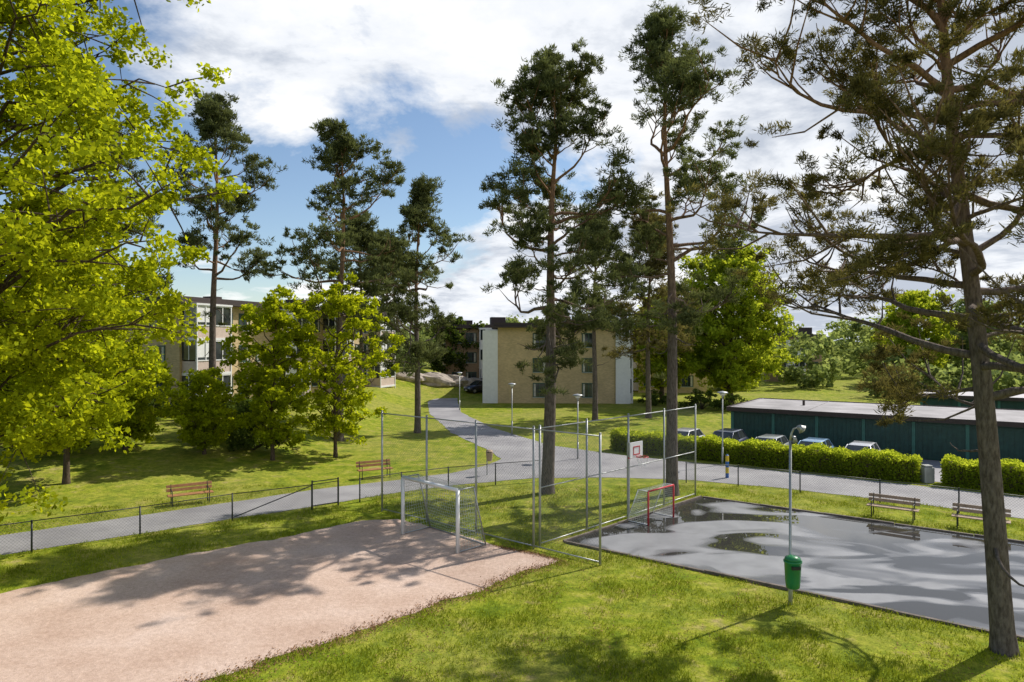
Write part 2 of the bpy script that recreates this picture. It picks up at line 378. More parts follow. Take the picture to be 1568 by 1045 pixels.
# pines
pine(-21.3,48.5,22.6,9.5,3.8,11,lean=(.3,0),tr=.27,nl=27,bl=.21,bw=.033,npb=48,padr=.6,sub=6,low=5)
pine(-11.8,46.6,20.8,8.2,4.1,12,lean=(.2,0),tr=.29,nl=25,bl=.21,bw=.033,npb=48,padr=.6,sub=6,low=5,top=.45)
pine(-7.2,52,18.6,4.6,3.6,13,tr=.25,nl=31,bl=.22,bw=.033,npb=44,padr=.6,sub=6,low=2)
pine(1.62,31.4,19.6,7.0,3.4,21,lean=(.5,.2),tr=.31,nl=40,bl=.15,bw=.022,npb=66,padr=.5,sub=7,low=5,top=.5)
pine(7.3,31.1,20.9,8.4,3.9,15,lean=(-.2,0),tr=.28,nl=30,bl=.15,bw=.021,npb=64,padr=.5,sub=7,low=6,top=.6)
pine(7.3,60,17.0,8.0,3.7,16,tr=.26,nl=26,bl=.25,bw=.04,npb=42,padr=.72,sub=6,low=2)
pine(12.4,62,18.0,6.0,3.9,17,tr=.26,nl=30,bl=.25,bw=.04,npb=42,padr=.75,sub=6,low=2,mat='needle_br')
pine(11.1,15.4,20.5,5.7,5.0,18,lean=(-1.65,.2),tr=.245,nl=72,bl=.10,bw=.013,npb=100,padr=.43,sub=9,low=3,mat='needle_br',top=.75)
pine(-27.5,46.0,20.0,8,3.8,19,tr=.26,nl=28,bl=.21,bw=.036,npb=44,padr=.65,sub=5)
pine(-15.5,70,18.0,5,4.0,20,tr=.26,nl=32,bl=.27,bw=.05,npb=38,padr=.8,sub=5)
pine(-17,92,17,6,4.5,26,tr=.28,nl=28,bl=.32,bw=.06,npb=36,padr=.9,sub=5)
# broadleaf trees
broadleaf('maple_tree',-18.2,21.4,22.5,3.6,7.3,31,nl=120,sub=9,npb=130,ls=.10,padr=.75,tr=.22)
broadleaf('maple_tree',-20.9,32,11.4,2.4,4.1,32,nl=56,sub=6,npb=100,ls=.105,padr=.6,tr=.15)
broadleaf('maple_tree',-28.8,40,13.0,1.8,4.6,33,nl=56,sub=6,npb=85,ls=.13,padr=.7,tr=.18)
broadleaf('maple_tree',-13.6,38.8,9.4,.8,2.3,34,nl=38,sub=5,npb=80,ls=.11,padr=.5,tr=.12)
broadleaf('maple_tree',-10.6,41,10.8,1.4,3.6,35,nl=34,sub=6,npb=70,ls=.11,padr=.5,tr=.12)
broadleaf('maple_tree',-21.8,38.5,5.2,.8,2.5,43,nl=30,sub=5,npb=70,ls=.115,padr=.55,tr=.12)
broadleaf('maple_tree',-17.4,38.6,4.6,.5,2.0,44,nl=26,sub=5,npb=66,ls=.105,padr=.5,tr=.1)
broadleaf('linden_tree',24.3,76,16.8,2.2,6.3,37,nl=80,sub=7,npb=75,ls=.19,padr=1.0,tr=.35,mat='leaf2')
broadleaf('linden_tree',17.6,80,12.5,2.0,4.2,38,nl=36,sub=6,npb=60,ls=.2,padr=.9,tr=.3,mat='leaf2')
broadleaf('birch_tree',66,112,16.0,2.0,5.5,39,nl=40,sub=6,npb=60,ls=.3,padr=1.2,tr=.3,mat='leaf2')
broadleaf('birch_tree',80,118,14.5,2.0,5.0,40,nl=40,sub=6,npb=60,ls=.3,padr=1.2,tr=.3,mat='leaffar')
broadleaf('birch_tree',-8.5,98,9,1.0,4.0,41,nl=26,sub=6,npb=50,ls=.2,padr=.9,tr=.2,mat='leafdk')

def shrub(x,y,r,hh,seed,mat='leafdk',name='shrub',ls=.09,npb=70):
    rng=random.Random(seed); nr=np.random.RandomState(seed); root=empty(name,(x,y,h(x,y))); T=MB(); pads=[];pr=[]
    for i in range(int(14+r*12)):
        a=rng.random()*6.28; q=math.sqrt(rng.random())*r; z=hh*(.2+.75*rng.random()*math.sqrt(max(0.05,1-(q/r)**2)))
        e=Vector((q*math.cos(a),q*math.sin(a),z)); T.tube([(0,0,0),(e.x*.4,e.y*.4,z*.6),e],[.025,.015,.006],4,cap=False)
        pads.append(tuple(e)); pr.append(min(.45,r*.4))
    T.obj('stems',M['bark'],root); leaves('foliage',pads,pr,npb,ls,mat,root,nr)
for i,(x,y,r,hh) in enumerate([(-24,50,1.8,1.8),(-21,52.5,1.6,1.7),(-27.5,49,2,2.4),(-18.7,55,1.5,1.6),(-31,47,2.4,2.6),(-17.5,46,1.4,1.8),(-27.5,42.5,2.0,2.4),(-15.3,40.5,1.3,1.6),(-24.4,45.5,2.2,2.2),(-21.5,47,1.6,1.7),(-30.5,44,2.2,3),(-19.8,49.5,1.5,1.6),(19.5,70,2,2.2),(22,68,1.8,2),(15.5,74,1.6,1.8),(-34,50,2.5,3.4),(-18.2,42,1.7,2.0),(-25,36.5,1.8,2.2)]):
    shrub(x,y,r,hh,60+i)
shrub(54.5,84,4.0,5.2,90,'leaffar','willow_bush',.18,110)

def hedge(x0,y0,x1,y1,w,hh,seed):
    d=Vector((x1-x0,y1-y0)); L=d.length; root=empty('hedge',(x0,y0,0),math.atan2(d.y,d.x)); nr=np.random.RandomState(seed)
    B=MB(); B.box(.1,L-.1,.12,w-.12,-.4,hh-.14); B.obj('branches',M['bark'],root)
    n=int(L*2400); X=nr.rand(n)*L; f=nr.rand(n); Y=np.empty(n); Z=np.empty(n)
    bump=.09*np.sin(X*2.1+seed)+.07*np.sin(X*5.3)
    top=f<.42; Y[top]=nr.rand(top.sum())*w; Z[top]=hh+bump[top]+nr.randn(top.sum())*.06
    fr=~top; Y[fr]=np.where(nr.rand(fr.sum())<.7,0,w)+nr.randn(fr.sum())*.09+.06*np.sin(X[fr]*3.1); Z[fr]=nr.rand(fr.sum())*hh
    en=nr.rand(n)<.04; X[en]=np.where(nr.rand(en.sum())<.5,0,L)+nr.randn(en.sum())*.05; Y[en]=nr.rand(en.sum())*w; Z[en]=nr.rand(en.sum())*hh
    C=np.stack([X,Y,Z],1); nor=nrm(nr.randn(n,3)+np.array([0,-.3,.6])); a=nrm(np.cross(nor,nr.randn(n,3))); b_=np.cross(nor,a); s=.055*nr.uniform(.6,1.3,(n,1))
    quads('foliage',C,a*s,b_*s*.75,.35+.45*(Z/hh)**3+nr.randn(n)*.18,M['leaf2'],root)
hedge(6.3,43.6,20.0,33.7,1.3,1.15,1)
hedge(20.9,33.1,33,24.0,1.3,1.15,2)
K=MB(); K.box(-.25,.25,-.25,.25,-.3,.75); K.box(-.2,.2,-.2,.2,.752,.85)
o=K.obj('concrete_pillar',M['concrete'],None,bevel=.04); o.location=(20.6,33.9,0)

# distant tree belt
nr=np.random.RandomState(5); P=[];R_=[]
def belt(x0,x1,y0,y1,n,h0,h1):
    for _ in range(n):
        x=nr.uniform(x0,x1); y=nr.uniform(y0,y1); H=nr.uniform(h0,h1); r=nr.uniform(2.8,5)
        for k in range(16):
            v=nr.randn(3); v/=np.linalg.norm(v)
            P.append((x+v[0]*r*.8,y+v[1]*r*.8,H*.5+v[2]*H*.42)); R_.append(r*.5)
belt(-70,-22,95,130,26,9,15); belt(-22,34,118,150,34,8,13); belt(34,150,128,175,46,6,13); belt(52,130,98,110,14,4,8); belt(-110,-40,60,95,26,9,15); belt(30,48,92,112,6,6,10); belt(30,100,84,92,14,3,5)
leaves('distant_trees',P,R_,46,.44,'leaffar',None,nr,flat=.9,base=.48)
P=[];R_=[]; belt(-400,400,260,340,150,10,17); leaves('distant_trees',P,R_,30,.9,'leaffar',None,nr,flat=.9,base=.35)

# ---------------------------------------------------------------- buildings
class House:
    def __init__(s,name,loc,rot,L,D,H,wall='brick'):
        s.e=empty(name,loc,rot); s.L=L;s.D=D;s.H=H;s.w=MB();s.g=MB();s.f=MB();s.b=MB();s.wall=wall
        s.w.box(0,L,0,D,-2,H)
        R=MB(); R.box(-.7,L+.7,-.7,D+.7,H+.002,H+.18); R.box(-.45,L+.45,-.45,D+.45,H+.182,H+.55); R.obj('roof',M['roofd'],s.e)
        R=MB(); R.box(L*.3,L*.3+1.2,D*.4,D*.4+1.2,H+.55,H+1.3); R.box(L*.7,L*.7+2.2,D*.4,D*.4+2,H+.55,H+1.8); R.obj('roof_vents',M['roofd'],s.e)
    def bx(s,mb,face,u0,u1,d0,d1,z0,z1,mi=0):
        if face=='front': mb.box(u0,u1,-d1,-d0,z0,z1,mi)
        elif face=='end': mb.box(-d1,-d0,u0,u1,z0,z1,mi)
        elif face=='end2': mb.box(s.L+d0,s.L+d1,u0,u1,z0,z1,mi)
    def win(s,face,u,z,w=1.35,hh=1.35,fr=0):
        s.bx(s.g,face,u-w/2,u+w/2,.004,.03,z,z+hh)
        t=.09
        for a in ((u-w/2-t,u-w/2,z-t,z+hh+t),(u+w/2,u+w/2+t,z-t,z+hh+t),(u-w/2,u+w/2,z+hh,z+hh+t),(u-w/2,u+w/2,z-t,z),(u-.035,u+.035,z,z+hh)):
            s.bx(s.f,face,a[0],a[1],.002,.07,a[2],a[3],fr)
        s.bx(s.f,face,u-w/2-t,u+w/2+t,.072,.16,z-t-.03,z-t,1)
        r=random.random()
        if r<.6: s.bx(s.f,face,u-w/2+.03,u-w/2+.25,.031,.036,z+.02,z+hh-.02,2)
        if r>.3: s.bx(s.f,face,u+w/2-.28,u+w/2-.03,.031,.036,z+.02,z+hh-.02,2)
    def balc(s,face,u0,u1,n,z0,st,dep=1.5,pm=1):
        b=s.b
        for i in range(n):
            z=z0+i*st
            s.bx(b,face,u0,u1,.002,dep+.06,z-.2,z,0)
            s.bx(b,face,u0+.08,u1-.08,dep-.08,dep,z+.002,z+.95,pm)
            for q in (u0+.02,u1-.08): s.bx(b,face,q,q+.06,.01,dep-.1,z+.002,z+.95,pm)
            s.bx(b,face,u0,u1,dep-.12,dep+.05,z+.952,z+1.04,0)
            s.bx(s.g,face,u0+.08,u1-.08,dep-.06,dep-.03,z+1.042,z+st-.24)
            s.bx(s.g,face,u0+.03,u0+.06,.01,dep-.1,z+1.042,z+st-.24); s.bx(s.g,face,u1-.06,u1-.03,.01,dep-.1,z+1.042,z+st-.24)
            nm=max(2,int((u1-u0)/.95))
            for k in range(nm+1):
                q=u0+(u1-u0-.08)*k/nm; s.bx(b,face,q,q+.08,dep-.09,dep+.03,z+1.042,z+st-.22,0)
            for q in (u0,u1-.08): s.bx(b,face,q,q+.08,dep*.45,dep*.45+.07,z+1.042,z+st-.22,0)
            s.bx(b,face,u0,u1,dep-.1,dep+.04,z+.0+st-.3,z+st-.202,0)
            if random.random()<.6: s.bx(b,face,u0+.15,u0+(u1-u0)*.45,dep-.028,dep-.022,z+1.25,z+st-.3,0)
        for q in (u0-.04,u1-.06): s.bx(b,face,q,q+.10,dep-.03,dep+.07,z0-1.0,z0+n*st-.2,0)
        s.bx(b,face,u0-.1,u1+.1,.002,dep+.1,z0+n*st-.198,z0+n*st-.05,0)
    def done(s):
        s.w.obj('walls',M[s.wall],s.e); s.g.obj('window_glass',M['glass'],s.e)
        if s.f.v: s.f.obj('window_frames',[M['frameg'],M['white'],M['curtain']],s.e)
        if s.b.v: s.b.obj('balconies',[M['white'],M['panel'],M['glass'],M['brick']],s.e)
random.seed(4)
A=House('brick_apartment_building',(-26.3,54,h(-26,54)-.5),math.atan2(.95,.32),34,15,8.9)
for a,b in ((.2,4.0),(11.3,15.0),(19.5,23.0),(29,32.6)): A.balc('front',a,b,3,.55,2.8)
for u in (5.2,7.4,9.6,16.4,18.2,24.6,26.6,28.0):
    for i in range(3): A.win('front',u,1.3+i*2.8,1.2)
for u in (2.2,5.5,9.0,12.5):
    for i in range(3): A.win('end',u,1.3+i*2.8)
A.done()
B=House('brick_apartment_building',(-1.6,77,-.1),math.radians(-3),13.2,26,8.6)
for u in (4.7,10.2):
    for i in range(3): B.win('front',u,.85+i*2.8,1.35,1.45)
B.b.box(-1.7,-.002,-.25,3.5,-1,8.3,0); B.b.box(13.202,14.8,-.25,.3,-1,8.3,0)
B.balc('end2',.35,4.2,3,.3,2.75,1.9,0); B.balc('end2',9,13,3,.3,2.75,1.9,0)
B.balc('end',4.6,8.2,3,.3,2.75,1.7,0)
for u in (6,7.5,15,18,22):
    for i in range(3): B.win('end2',u,.95+i*2.8)
B.done()
C_=House('brick_apartment_building',(-9.4,97,.2),math.radians(8),10,12,8.6,'brickb')
for u in (1.6,3.6):
    for i in range(3): C_.win('front',u,.95+i*2.8)
C_.balc('front',4.7,6.3,3,.3,2.8,1.6,0)
C_.done()
D_=House('brick_apartment_building',(17.2,93,0),math.radians(-14),9,14,8.8)
for u in (1.5,4,6.5):
    for i in range(3): D_.win('front',u,.95+i*2.8)
D_.balc('end',2,6,3,.3,2.8,1.6,0)
D_.done()
F_=House('brick_apartment_building',(44,118,0),math.radians(-10),9,11,7.6,'brickb')
for u in (1.5,7.5):
    for i in range(2): F_.win('front',u,2.0+i*2.8,1.6)
F_.balc('front',3,6,2,1.6,2.8,1.4,0)
F_.done()

def garage(loc,rot,L,D,H,roof='roofg'):
    e=empty('garage_row',loc,rot); w=MB(); w.box(0,L,0,D,-.3,H); w.obj('walls',M['garage'],e)
    d=MB(); t=MB(); n=int(L/2.75); st=L/n
    for i in range(n):
        a=i*st+.12; b=(i+1)*st-.12
        d.box(a,b,-.05,-.003,.06,H-.3)
        k=10
        for j in range(k): 
            q=a+(b-a)*(j+.5)/k; d.box(q-.02,q+.02,-.075,-.051,.08,H-.32)
        t.box(i*st-.1,i*st+.1,-.1,-.003,0,H-.25)
        d.box((a+b)/2-.08,(a+b)/2+.08,-.11,-.076,.9,.95)
    k=int(D/.35)
    for j in range(k): d.box(-.03,-.003,D*(j+.3)/k,D*(j+.6)/k,0,H-.2)
    d.obj('doors',M['garage'],e); t.obj('door_posts',M['garage2'],e)
    r=MB(); r.box(-.25,L+.25,-.45,D+.25,H+.002,H+.06,0); r.box(-.3,L+.3,-.52,-.452,H-.18,H+.12,1); r.box(-.3,L+.3,D+.252,D+.32,H-.1,H+.12,1); r.box(-.32,-.252,-.45,D+.25,H-.18,H+.12,1)
    for j in range(int(L/5)): r.box(j*5-.02,j*5+.02,-.45,D+.2,H+.061,H+.1,0)
    for j in range(int(L/11)): r.tube([(j*11+4,D*.5,H),(j*11+4,D*.5,H+.45)],.09,8,1)
    r.obj('roof',[M[roof],M['roofd']],e)
gr=math.atan2(-9.5,14)
garage((16,49.5,-.45),gr,34,8.5,2.6)
garage((36,60,-.35),gr,36,6,2.6,'roofg2')

rk=MB()
for (x,y,a,b,c,sd) in ((-11,92.5,3.2,1.6,1.2,1),(-8.2,93.5,2.4,1.5,1.3,2),(-14,91.5,2.4,1.4,.8,3),(-5.5,94,1.8,1.2,1.2,4)):
    vs=[];nu,nv=18,10
    for j in range(nv+1):
        for i in range(nu):
            th=math.pi*j/nv; ph=2*math.pi*i/nu; v=Vector((math.sin(th)*math.cos(ph),math.sin(th)*math.sin(ph),math.cos(th)))
            k=1+.35*mnoise.noise(v*1.6+Vector((sd*7,0,0)))+.12*mnoise.noise(v*5+Vector((sd,3,0)))
            vs.append((x+v.x*a*k,y+v.y*b*k,h(x,y)+v.z*c*k))
    rk.add(vs,[(j*nu+i,(j+1)*nu+i,(j+1)*nu+(i+1)%nu,j*nu+(i+1)%nu) for j in range(nv) for i in range(nu)])
rk.obj('rock_outcrop',M['rock'])

# ---------------------------------------------------------------- fences
def wires(mb,A,B,z0,z1,sp,r,mi):
    A=Vector(A);B=Vector(B);L=(B-A).length;d=(B-A)/L;H=z1-z0
    def pt(u,w): q=A+d*u; return (q.x,q.y,z0+w)
    k=-H
    while k<L:
        for sgn in (0,1):
            u0,u1=k,k+H; w0,w1=0,H
            if u0<0: w0=-u0;u0=0
            if u1>L: w1=H-(u1-L);u1=L
            if w1>w0+.01:
                if sgn==0: mb.tube([pt(u0,w0),pt(u1,w1)],r,3,mi,False)
                else: mb.tube([pt(u0,H-w0),pt(u1,H-w1)],r,3,mi,False)
        k+=sp
def fence(name,pts,H,postr,wmat,pmat,sp,wr,rails,extra=0):
    e=empty(name,(pts[0][0],pts[0][1],0)); ox,oy=pts[0]; P=[(x-ox,y-oy) for x,y in pts]; b=MB(); w=MB()
    for x,y in P:
        b.tube([(x,y,-.2),(x,y,H+extra)],postr,8); b.tube([(x,y,H+extra),(x,y,H+extra+.03)],[postr*1.3,postr*.6],8)
    for i in range(len(P)-1):
        for z in rails: b.tube([(*P[i],z),(*P[i+1],z)],postr*.55,6)
        wires(w,P[i],P[i+1],.04,H-.02,sp,wr,0)
    b.obj('posts',pmat,e,True); w.obj('wire_mesh',wmat,e); return e
l1=[(2.75,21.3),(.73,23.0),(-1.3,24.7),(-3.3,26.4),(-5.34,28.06)]
fence('chain_link_fence',l1,4.05,.04,M['wire'],M['steel'],.12,.0022,(4.03,.1),.06)
l2=[(.95,23.25),(2.75,25.1),(4.6,27.0),(6.45,28.95),(8.3,30.9)]
fence('chain_link_fence',l2,4.05,.04,M['wire'],M['steel'],.12,.0022,(4.03,2.0,.1),.06)
lf=[(-20.5,19.0),(-18.2,20.8),(-15.9,22.6),(-13.35,24.5),(-10.9,26.6),(-8.3,28.3),(-7.4,29.1)]
fence('low_fence',lf,1.05,.03,M['wire'],M['black'],.11,.0028,(1.04,))
lf2=[(-6.6,29.6),(-5.0,30.9),(-3.0,32.2),(-.8,33.2),(1.6,34.2)]
fence('low_fence',lf2,1.05,.03,M['wire'],M['black'],.11,.0028,(1.04,))
lf3=[(8.6,33.7),(10.9,32.9),(13.25,31.4),(15.9,29.5),(18.2,27.8),(20.2,26.1),(23,23.6)]
fence('low_fence',lf3,1.0,.03,M['wire'],M['black'],.11,.0028,(.99,))
g=MB(); g.tube([(-10.9,26.7,.1),(-8.3,28.4,1.0)],.02,6); 
g.tube([(-7.4,29.05,0),(-7.4,29.05,1.2)],.035,8); g.tube([(-8.3,28.35,0),(-8.3,28.35,1.2)],.035,8)
g.tube([(-8.3,28.35,1.15),(-7.4,29.05,1.15)],.02,6); g.tube([(-8.3,28.35,.15),(-7.4,29.05,.15)],.02,6)
g.obj('fence_gate',M['black'])

# ---------------------------------------------------------------- goals
def netquad(mb,a,b,c,d,n,m,r,sag=Vector((0,0,0))):
    a,b,c,d=map(Vector,(a,b,c,d))
    def P(u,v):
        q=a.lerp(b,u).lerp(d.lerp(c,u),v); return q+sag*(math.sin(math.pi*u)*math.sin(math.pi*v))
    for i in range(n+1): mb.tube([P(i/n,j/6) for j in range(7)],r,3,0,False)
    for j in range(m+1): mb.tube([P(i/6,j/m) for i in range(7)],r,3,0,False)
def goal(name,A,B,back,H,dt,db,fr,mats,cell,nr_,square=False):
    A=Vector((*A,0));B=Vector((*B,0)); e=empty(name,A); bk=Vector((*back,0)); B=B-A; A=Vector((0,0,0)); up=Vector((0,0,H))
    f=MB()
    def beam(p,q,r,mi=0):
        if square:
            p=Vector(p);q=Vector(q); f.tube([p,q],r*1.35,4,mi)
        else: f.tube([p,q],r,8,mi)
    beam(A,A+up,fr); beam(B,B+up,fr); beam(A+up,B+up,fr)
    At=A+up+bk*dt;Bt=B+up+bk*dt;Ab=A+bk*db+Vector((0,0,.04));Bb=B+bk*db+Vector((0,0,.04))
    for p,q in ((A+up,At),(B+up,Bt),(At,Ab),(Bt,Bb),(Ab,Bb),(A+Vector((0,0,.04)),Ab),(B+Vector((0,0,.04)),Bb)): f.tube([p,q],fr*.5,6,1)
    f.obj('frame',mats,e,True)
    n=MB(); W=B.length; c=cell
    netquad(n,Ab,Bb,Bt,At,int(W/c),int(H/c),nr_,-bk*.15)
    netquad(n,A+up,B+up,Bt,At,int(W/c),max(2,int(dt/c)),nr_,Vector((0,0,-.08)))
    netquad(n,A,Ab,At,A+up,max(3,int(db/c)),int(H/c),nr_); netquad(n,B,Bb,Bt,B+up,max(3,int(db/c)),int(H/c),nr_)
    n.obj('net',M['net'],e)
goal('football_goal',(-3.95,24.7),(-1.79,22.5),(.71,.70),2.08,.7,1.25,.05,[M['white'],M['steel']],.12,.005,True)
goal('hockey_goal',(5.16,25.85),(6.4,27.05),(-.72,.69),1.3,.45,.95,.036,[M['binred'],M['white']],.08,.005)

# basketball hoop
e=empty('basketball_hoop',(4.6,27.0,0),math.atan2(-.7,.7)); b=MB()
b.tube([(0,0,-.1),(0,0,3.0)],.06,8,0); b.tube([(0,0,2.6),(.35,0,2.75)],.035,6,0); b.tube([(0,0,2.95),(.35,0,2.95)],.03,6,0)
b.box(.35,.39,-.42,.42,2.45,3.05,1); b.box(.391,.4,-.22,.22,2.55,2.59,2); b.box(.391,.4,-.22,.22,2.85,2.89,2); b.box(.391,.4,-.22,-.18,2.592,2.848,2); b.box(.391,.4,.18,.22,2.592,2.848,2)
b.box(.3,.349,-.44,.44,2.43,2.49,2)
ring=[(.66+.23*math.cos(a),.23*math.sin(a),2.5) for a in np.linspace(0,2*math.pi,17)]; b.tube(ring,.018,6,2,False)
for k in range(10):
    a=k*math.pi/5; b.tube([(.66+.23*math.cos(a),.23*math.sin(a),2.5),(.66+.13*math.cos(a+.4),.13*math.sin(a+.4),2.1)],.006,4,1)
b.obj('hoop',[M['steel'],M['white'],M['binred']],e)

# ---------------------------------------------------------------- benches
def bench(x,y,rot,wood,L=1.8):
    e=empty('park_bench',(x,y,h(x,y)),rot); w=MB(); 
    for k in range(3): w.box(-L/2,L/2,-.22+k*.15,-.09+k*.15,.43,.465)
    for k in range(2):
        z=.56+k*.16; yy=.27+k*.035; w.add([(-L/2,yy,z),(L/2,yy,z),(L/2,yy+.035,z),(-L/2,yy+.035,z),(-L/2,yy+.03,z+.12),(L/2,yy+.03,z+.12),(L/2,yy+.065,z+.12),(-L/2,yy+.065,z+.12)],[(0,3,2,1),(4,5,6,7),(0,1,5,4),(1,2,6,5),(2,3,7,6),(3,0,4,7)])
    w.obj('slats',M[wood],e,bevel=.008)
    l=MB()
    for sx in (-L/2+.18,L/2-.18):
        l.tube([(sx,-.2,0),(sx,-.2,.41)],.022,6); l.tube([(sx,.28,0),(sx,.24,.43),(sx,.36,.86)],.022,6)
        l.tube([(sx,-.2,.41),(sx,.24,.41)],.02,6); l.tube([(sx,-.2,.41),(sx,-.2,.64),(sx,.3,.64)],.016,6)
    l.obj('legs',M['black'],e)
bench(-13.8,29.3,math.radians(33),'wood'); bench(-7.0,34.9,math.radians(28),'wood')
bench(15.0,26.9,math.radians(-37),'woodp'); bench(17.3,25.2,math.radians(-37),'woodp')

# ---------------------------------------------------------------- lamps
def lamp(x,y,H,kind=0):
    e=empty('street_lamp',(x,y,h(x,y))); b=MB()
    b.tube([(0,0,-.2),(0,0,1.0)],.055,10); b.tube([(0,0,1.0),(0,0,1.05),(0,0,H-.1)],[.055,.038,.034],10)
    if kind==0:
        b.tube([(0,0,H-.1),(0,0,H+.02)],.05,10)
        b.tube([(0,0,H+.02),(0,0,H+.16)],[.12,.2],14,1); b.tube([(0,0,H+.162),(0,0,H+.22),(0,0,H+.27)],[.33,.26,.03],16,0)
    else:
        b.tube([(0,0,H-.1),(.02,-.01,H+.08),(.08,-.02,H+.22),(.2,-.04,H+.26)],[.034,.03,.026,.03],8)
        b.tube([(.16,-.03,H+.27),(.22,-.04,H+.26),(.30,-.05,H+.2)],[.03,.08,.13],12,0)
        b.tube([(.302,-.05,H+.198),(.33,-.055,H+.17)],[.12,.06],12,1)
        b.tube([(0.02,0,H+.02),(.1,-.02,H-.0),(.12,-.02,H-.14)],[.02,.05,.07],8)
    b.obj('pole',[M['steel'],M['lampw']],e,True); return e
lamp(7.4,18.15,4.45,1)
for x,y,H in ((11.9,38.6,3.9),(0,51,3.6),(-5.3,69,3.6),(3.9,40.5,3.6)): lamp(x,y,H)
e=empty('litter_bin',(7.37,17.92,.08)); b=MB()
prof=[(.44,.15),(.46,.17),(.62,.19),(1.1,.215),(1.12,.235),(1.16,.235)]
b.tube([(0,0,z) for z,r in prof],[r for z,r in prof],18); b.tube([(0,0,1.161),(0,0,1.24),(0,0,1.29)],[.22,.19,.08],18)
b.box(-.05,.05,.19,.235,.6,1.05)
b.obj('body',M['bingreen'],e,True)
b=MB(); b.box(-.11,.11,-.245,-.18,.98,1.06); b.obj('slot',M['black'],e)
e=empty('waste_basket',(-1.3,35.6,0)); b=MB(); b.tube([(0,0,0),(0,0,1.35)],.03,8,0); b.tube([(0.12,0,.75),(0.12,0,1.2)],[.14,.19],12,1); b.tube([(0.12,0,1.25),(0.12,0,1.32)],[.2,.12],12,1); b.obj('basket',[M['steel'],M['woodp']],e)
for x,y in ((11.0,34.9),(15.2,41.0)):
    e=empty('marker_post',(x,y,h(x,y))); b=MB()
    for k in range(4): b.tube([(0,0,k*.3-.05),(0,0,k*.3+.25)],.085,10,k%2)
    b.tube([(0,0,1.15),(0,0,1.2)],[.085,.03],10,0); b.obj('bollard',[M['blue'],M['yellow']],e)

# ---------------------------------------------------------------- cars
def car(x,y,rot,col,suv=0):
    e=empty('parked_car',(x,y,-.43 if x>5 else h(x,y)),rot); pm=paint('car_paint',col); b=MB(); hz=.1*suv
    S=[(-2.12,.38,.60,.62),(-2.05,.28,.70,.78),(-1.85,.22,.80+hz,.86),(-1.2,.2,.92+hz,.89),(-.4,.2,.96+hz,.9),(.8,.2,.98+hz,.9),(1.6,.22,1.0+hz,.88),(2.0,.26,.96+hz,.84),(2.1,.36,.80,.74)]
    vs=[];fs=[];n=8
    for (sx,zl,zt,hw) in S:
        for (yy,z) in ((-hw*.9,zl),(-hw,zl+(zt-zl)*.35),(-hw*.99,zl+(zt-zl)*.75),(-hw*.86,zt),(hw*.86,zt),(hw*.99,zl+(zt-zl)*.75),(hw,zl+(zt-zl)*.35),(hw*.9,zl)): vs.append((sx,yy,z))
    m=len(S)
    for i in range(m-1):
        for k in range(n): fs.append((i*n+k,i*n+(k+1)%n,(i+1)*n+(k+1)%n,(i+1)*n+k))
    fs.append(tuple(range(n))); fs.append(tuple((m-1)*n+k for k in range(n-1,-1,-1)))
    b.add(vs,fs); b.obj('body',pm,e,True)
    zb=.94+hz; zt=1.42+hz*1.6
    base=[(-1.15,-.76,zb),(1.85,-.74,zb),(1.85,.74,zb),(-1.15,.76,zb)]; top=[(-.38,-.6,zt),(1.35,-.58,zt),(1.35,.58,zt),(-.38,.6,zt)]
    g=MB(); g.add(base+top,[(0,1,5,4),(1,2,6,5),(2,3,7,6),(3,0,4,7),(4,5,6,7)]); g.obj('windows',M['glass'],e)
    r=MB(); r.add([(-.42,-.61,zt-.01),(1.4,-.59,zt-.01),(1.4,.59,zt-.01),(-.42,.61,zt-.01),(-.25,-.5,zt+.05),(1.2,-.5,zt+.05),(1.2,.5,zt+.05),(-.25,.5,zt+.05)],[(0,3,2,1),(4,5,6,7),(0,1,5,4),(1,2,6,5),(2,3,7,6),(3,0,4,7)])
    for i in range(4): r.tube([base[i],top[i]],.035,6)
    for s in (-1,1): r.tube([(.35,s*.76,zb),(.42,s*.6,zt)],.035,6); r.tube([(-.75,s*.8,zb+.02),(-.72,s*.98,zb+.1)],.03,6); r.box(-.78,-.64,s*.9,s*1.06,zb+.04,zb+.19)
    r.obj('roof',pm,e,True,bevel=.02)
    w=MB()
    for sx in (-1.35,1.3):
        for s in (-1,1):
            w.tube([(sx,s*.72,.31),(sx,s*.91,.31)],.31,18,0); w.tube([(sx,s*.911,.31),(sx,s*.925,.31)],[.2,.17],14,1)
    w.obj('wheels',[M['tyre'],M['steel']],e)
    l=MB()
    for s in (-1,1): l.tube([(-2.0,s*.62,.66),(-2.1,s*.58,.64)],[.14,.1],10,0); l.box(2.06,2.12,s*.5,s*.7,.68,.8,2)
    l.box(-2.14,-2.06,-.36,.36,.46,.6,1); l.box(-2.155,-2.142,-.26,.26,.36,.46,3); l.obj('lights',[M['chrome'],M['black'],M['binred'],M['white']],e)
cr=math.atan2(.79,.61)
for x,y,c,s in ((11.5,45.9,(.6,.6,.6),0),(13.9,44.3,(.02,.03,.07),1),(16.0,42.6,(.33,.35,.35),0),(18.1,41.1,(.20,.36,.55),0),(20.2,39.6,(.62,.62,.64),0),(33.5,31,(.4,.4,.42),0)): car(x,y,cr,c,s)
car(-4.2,90,.6,(.03,.03,.04),1)

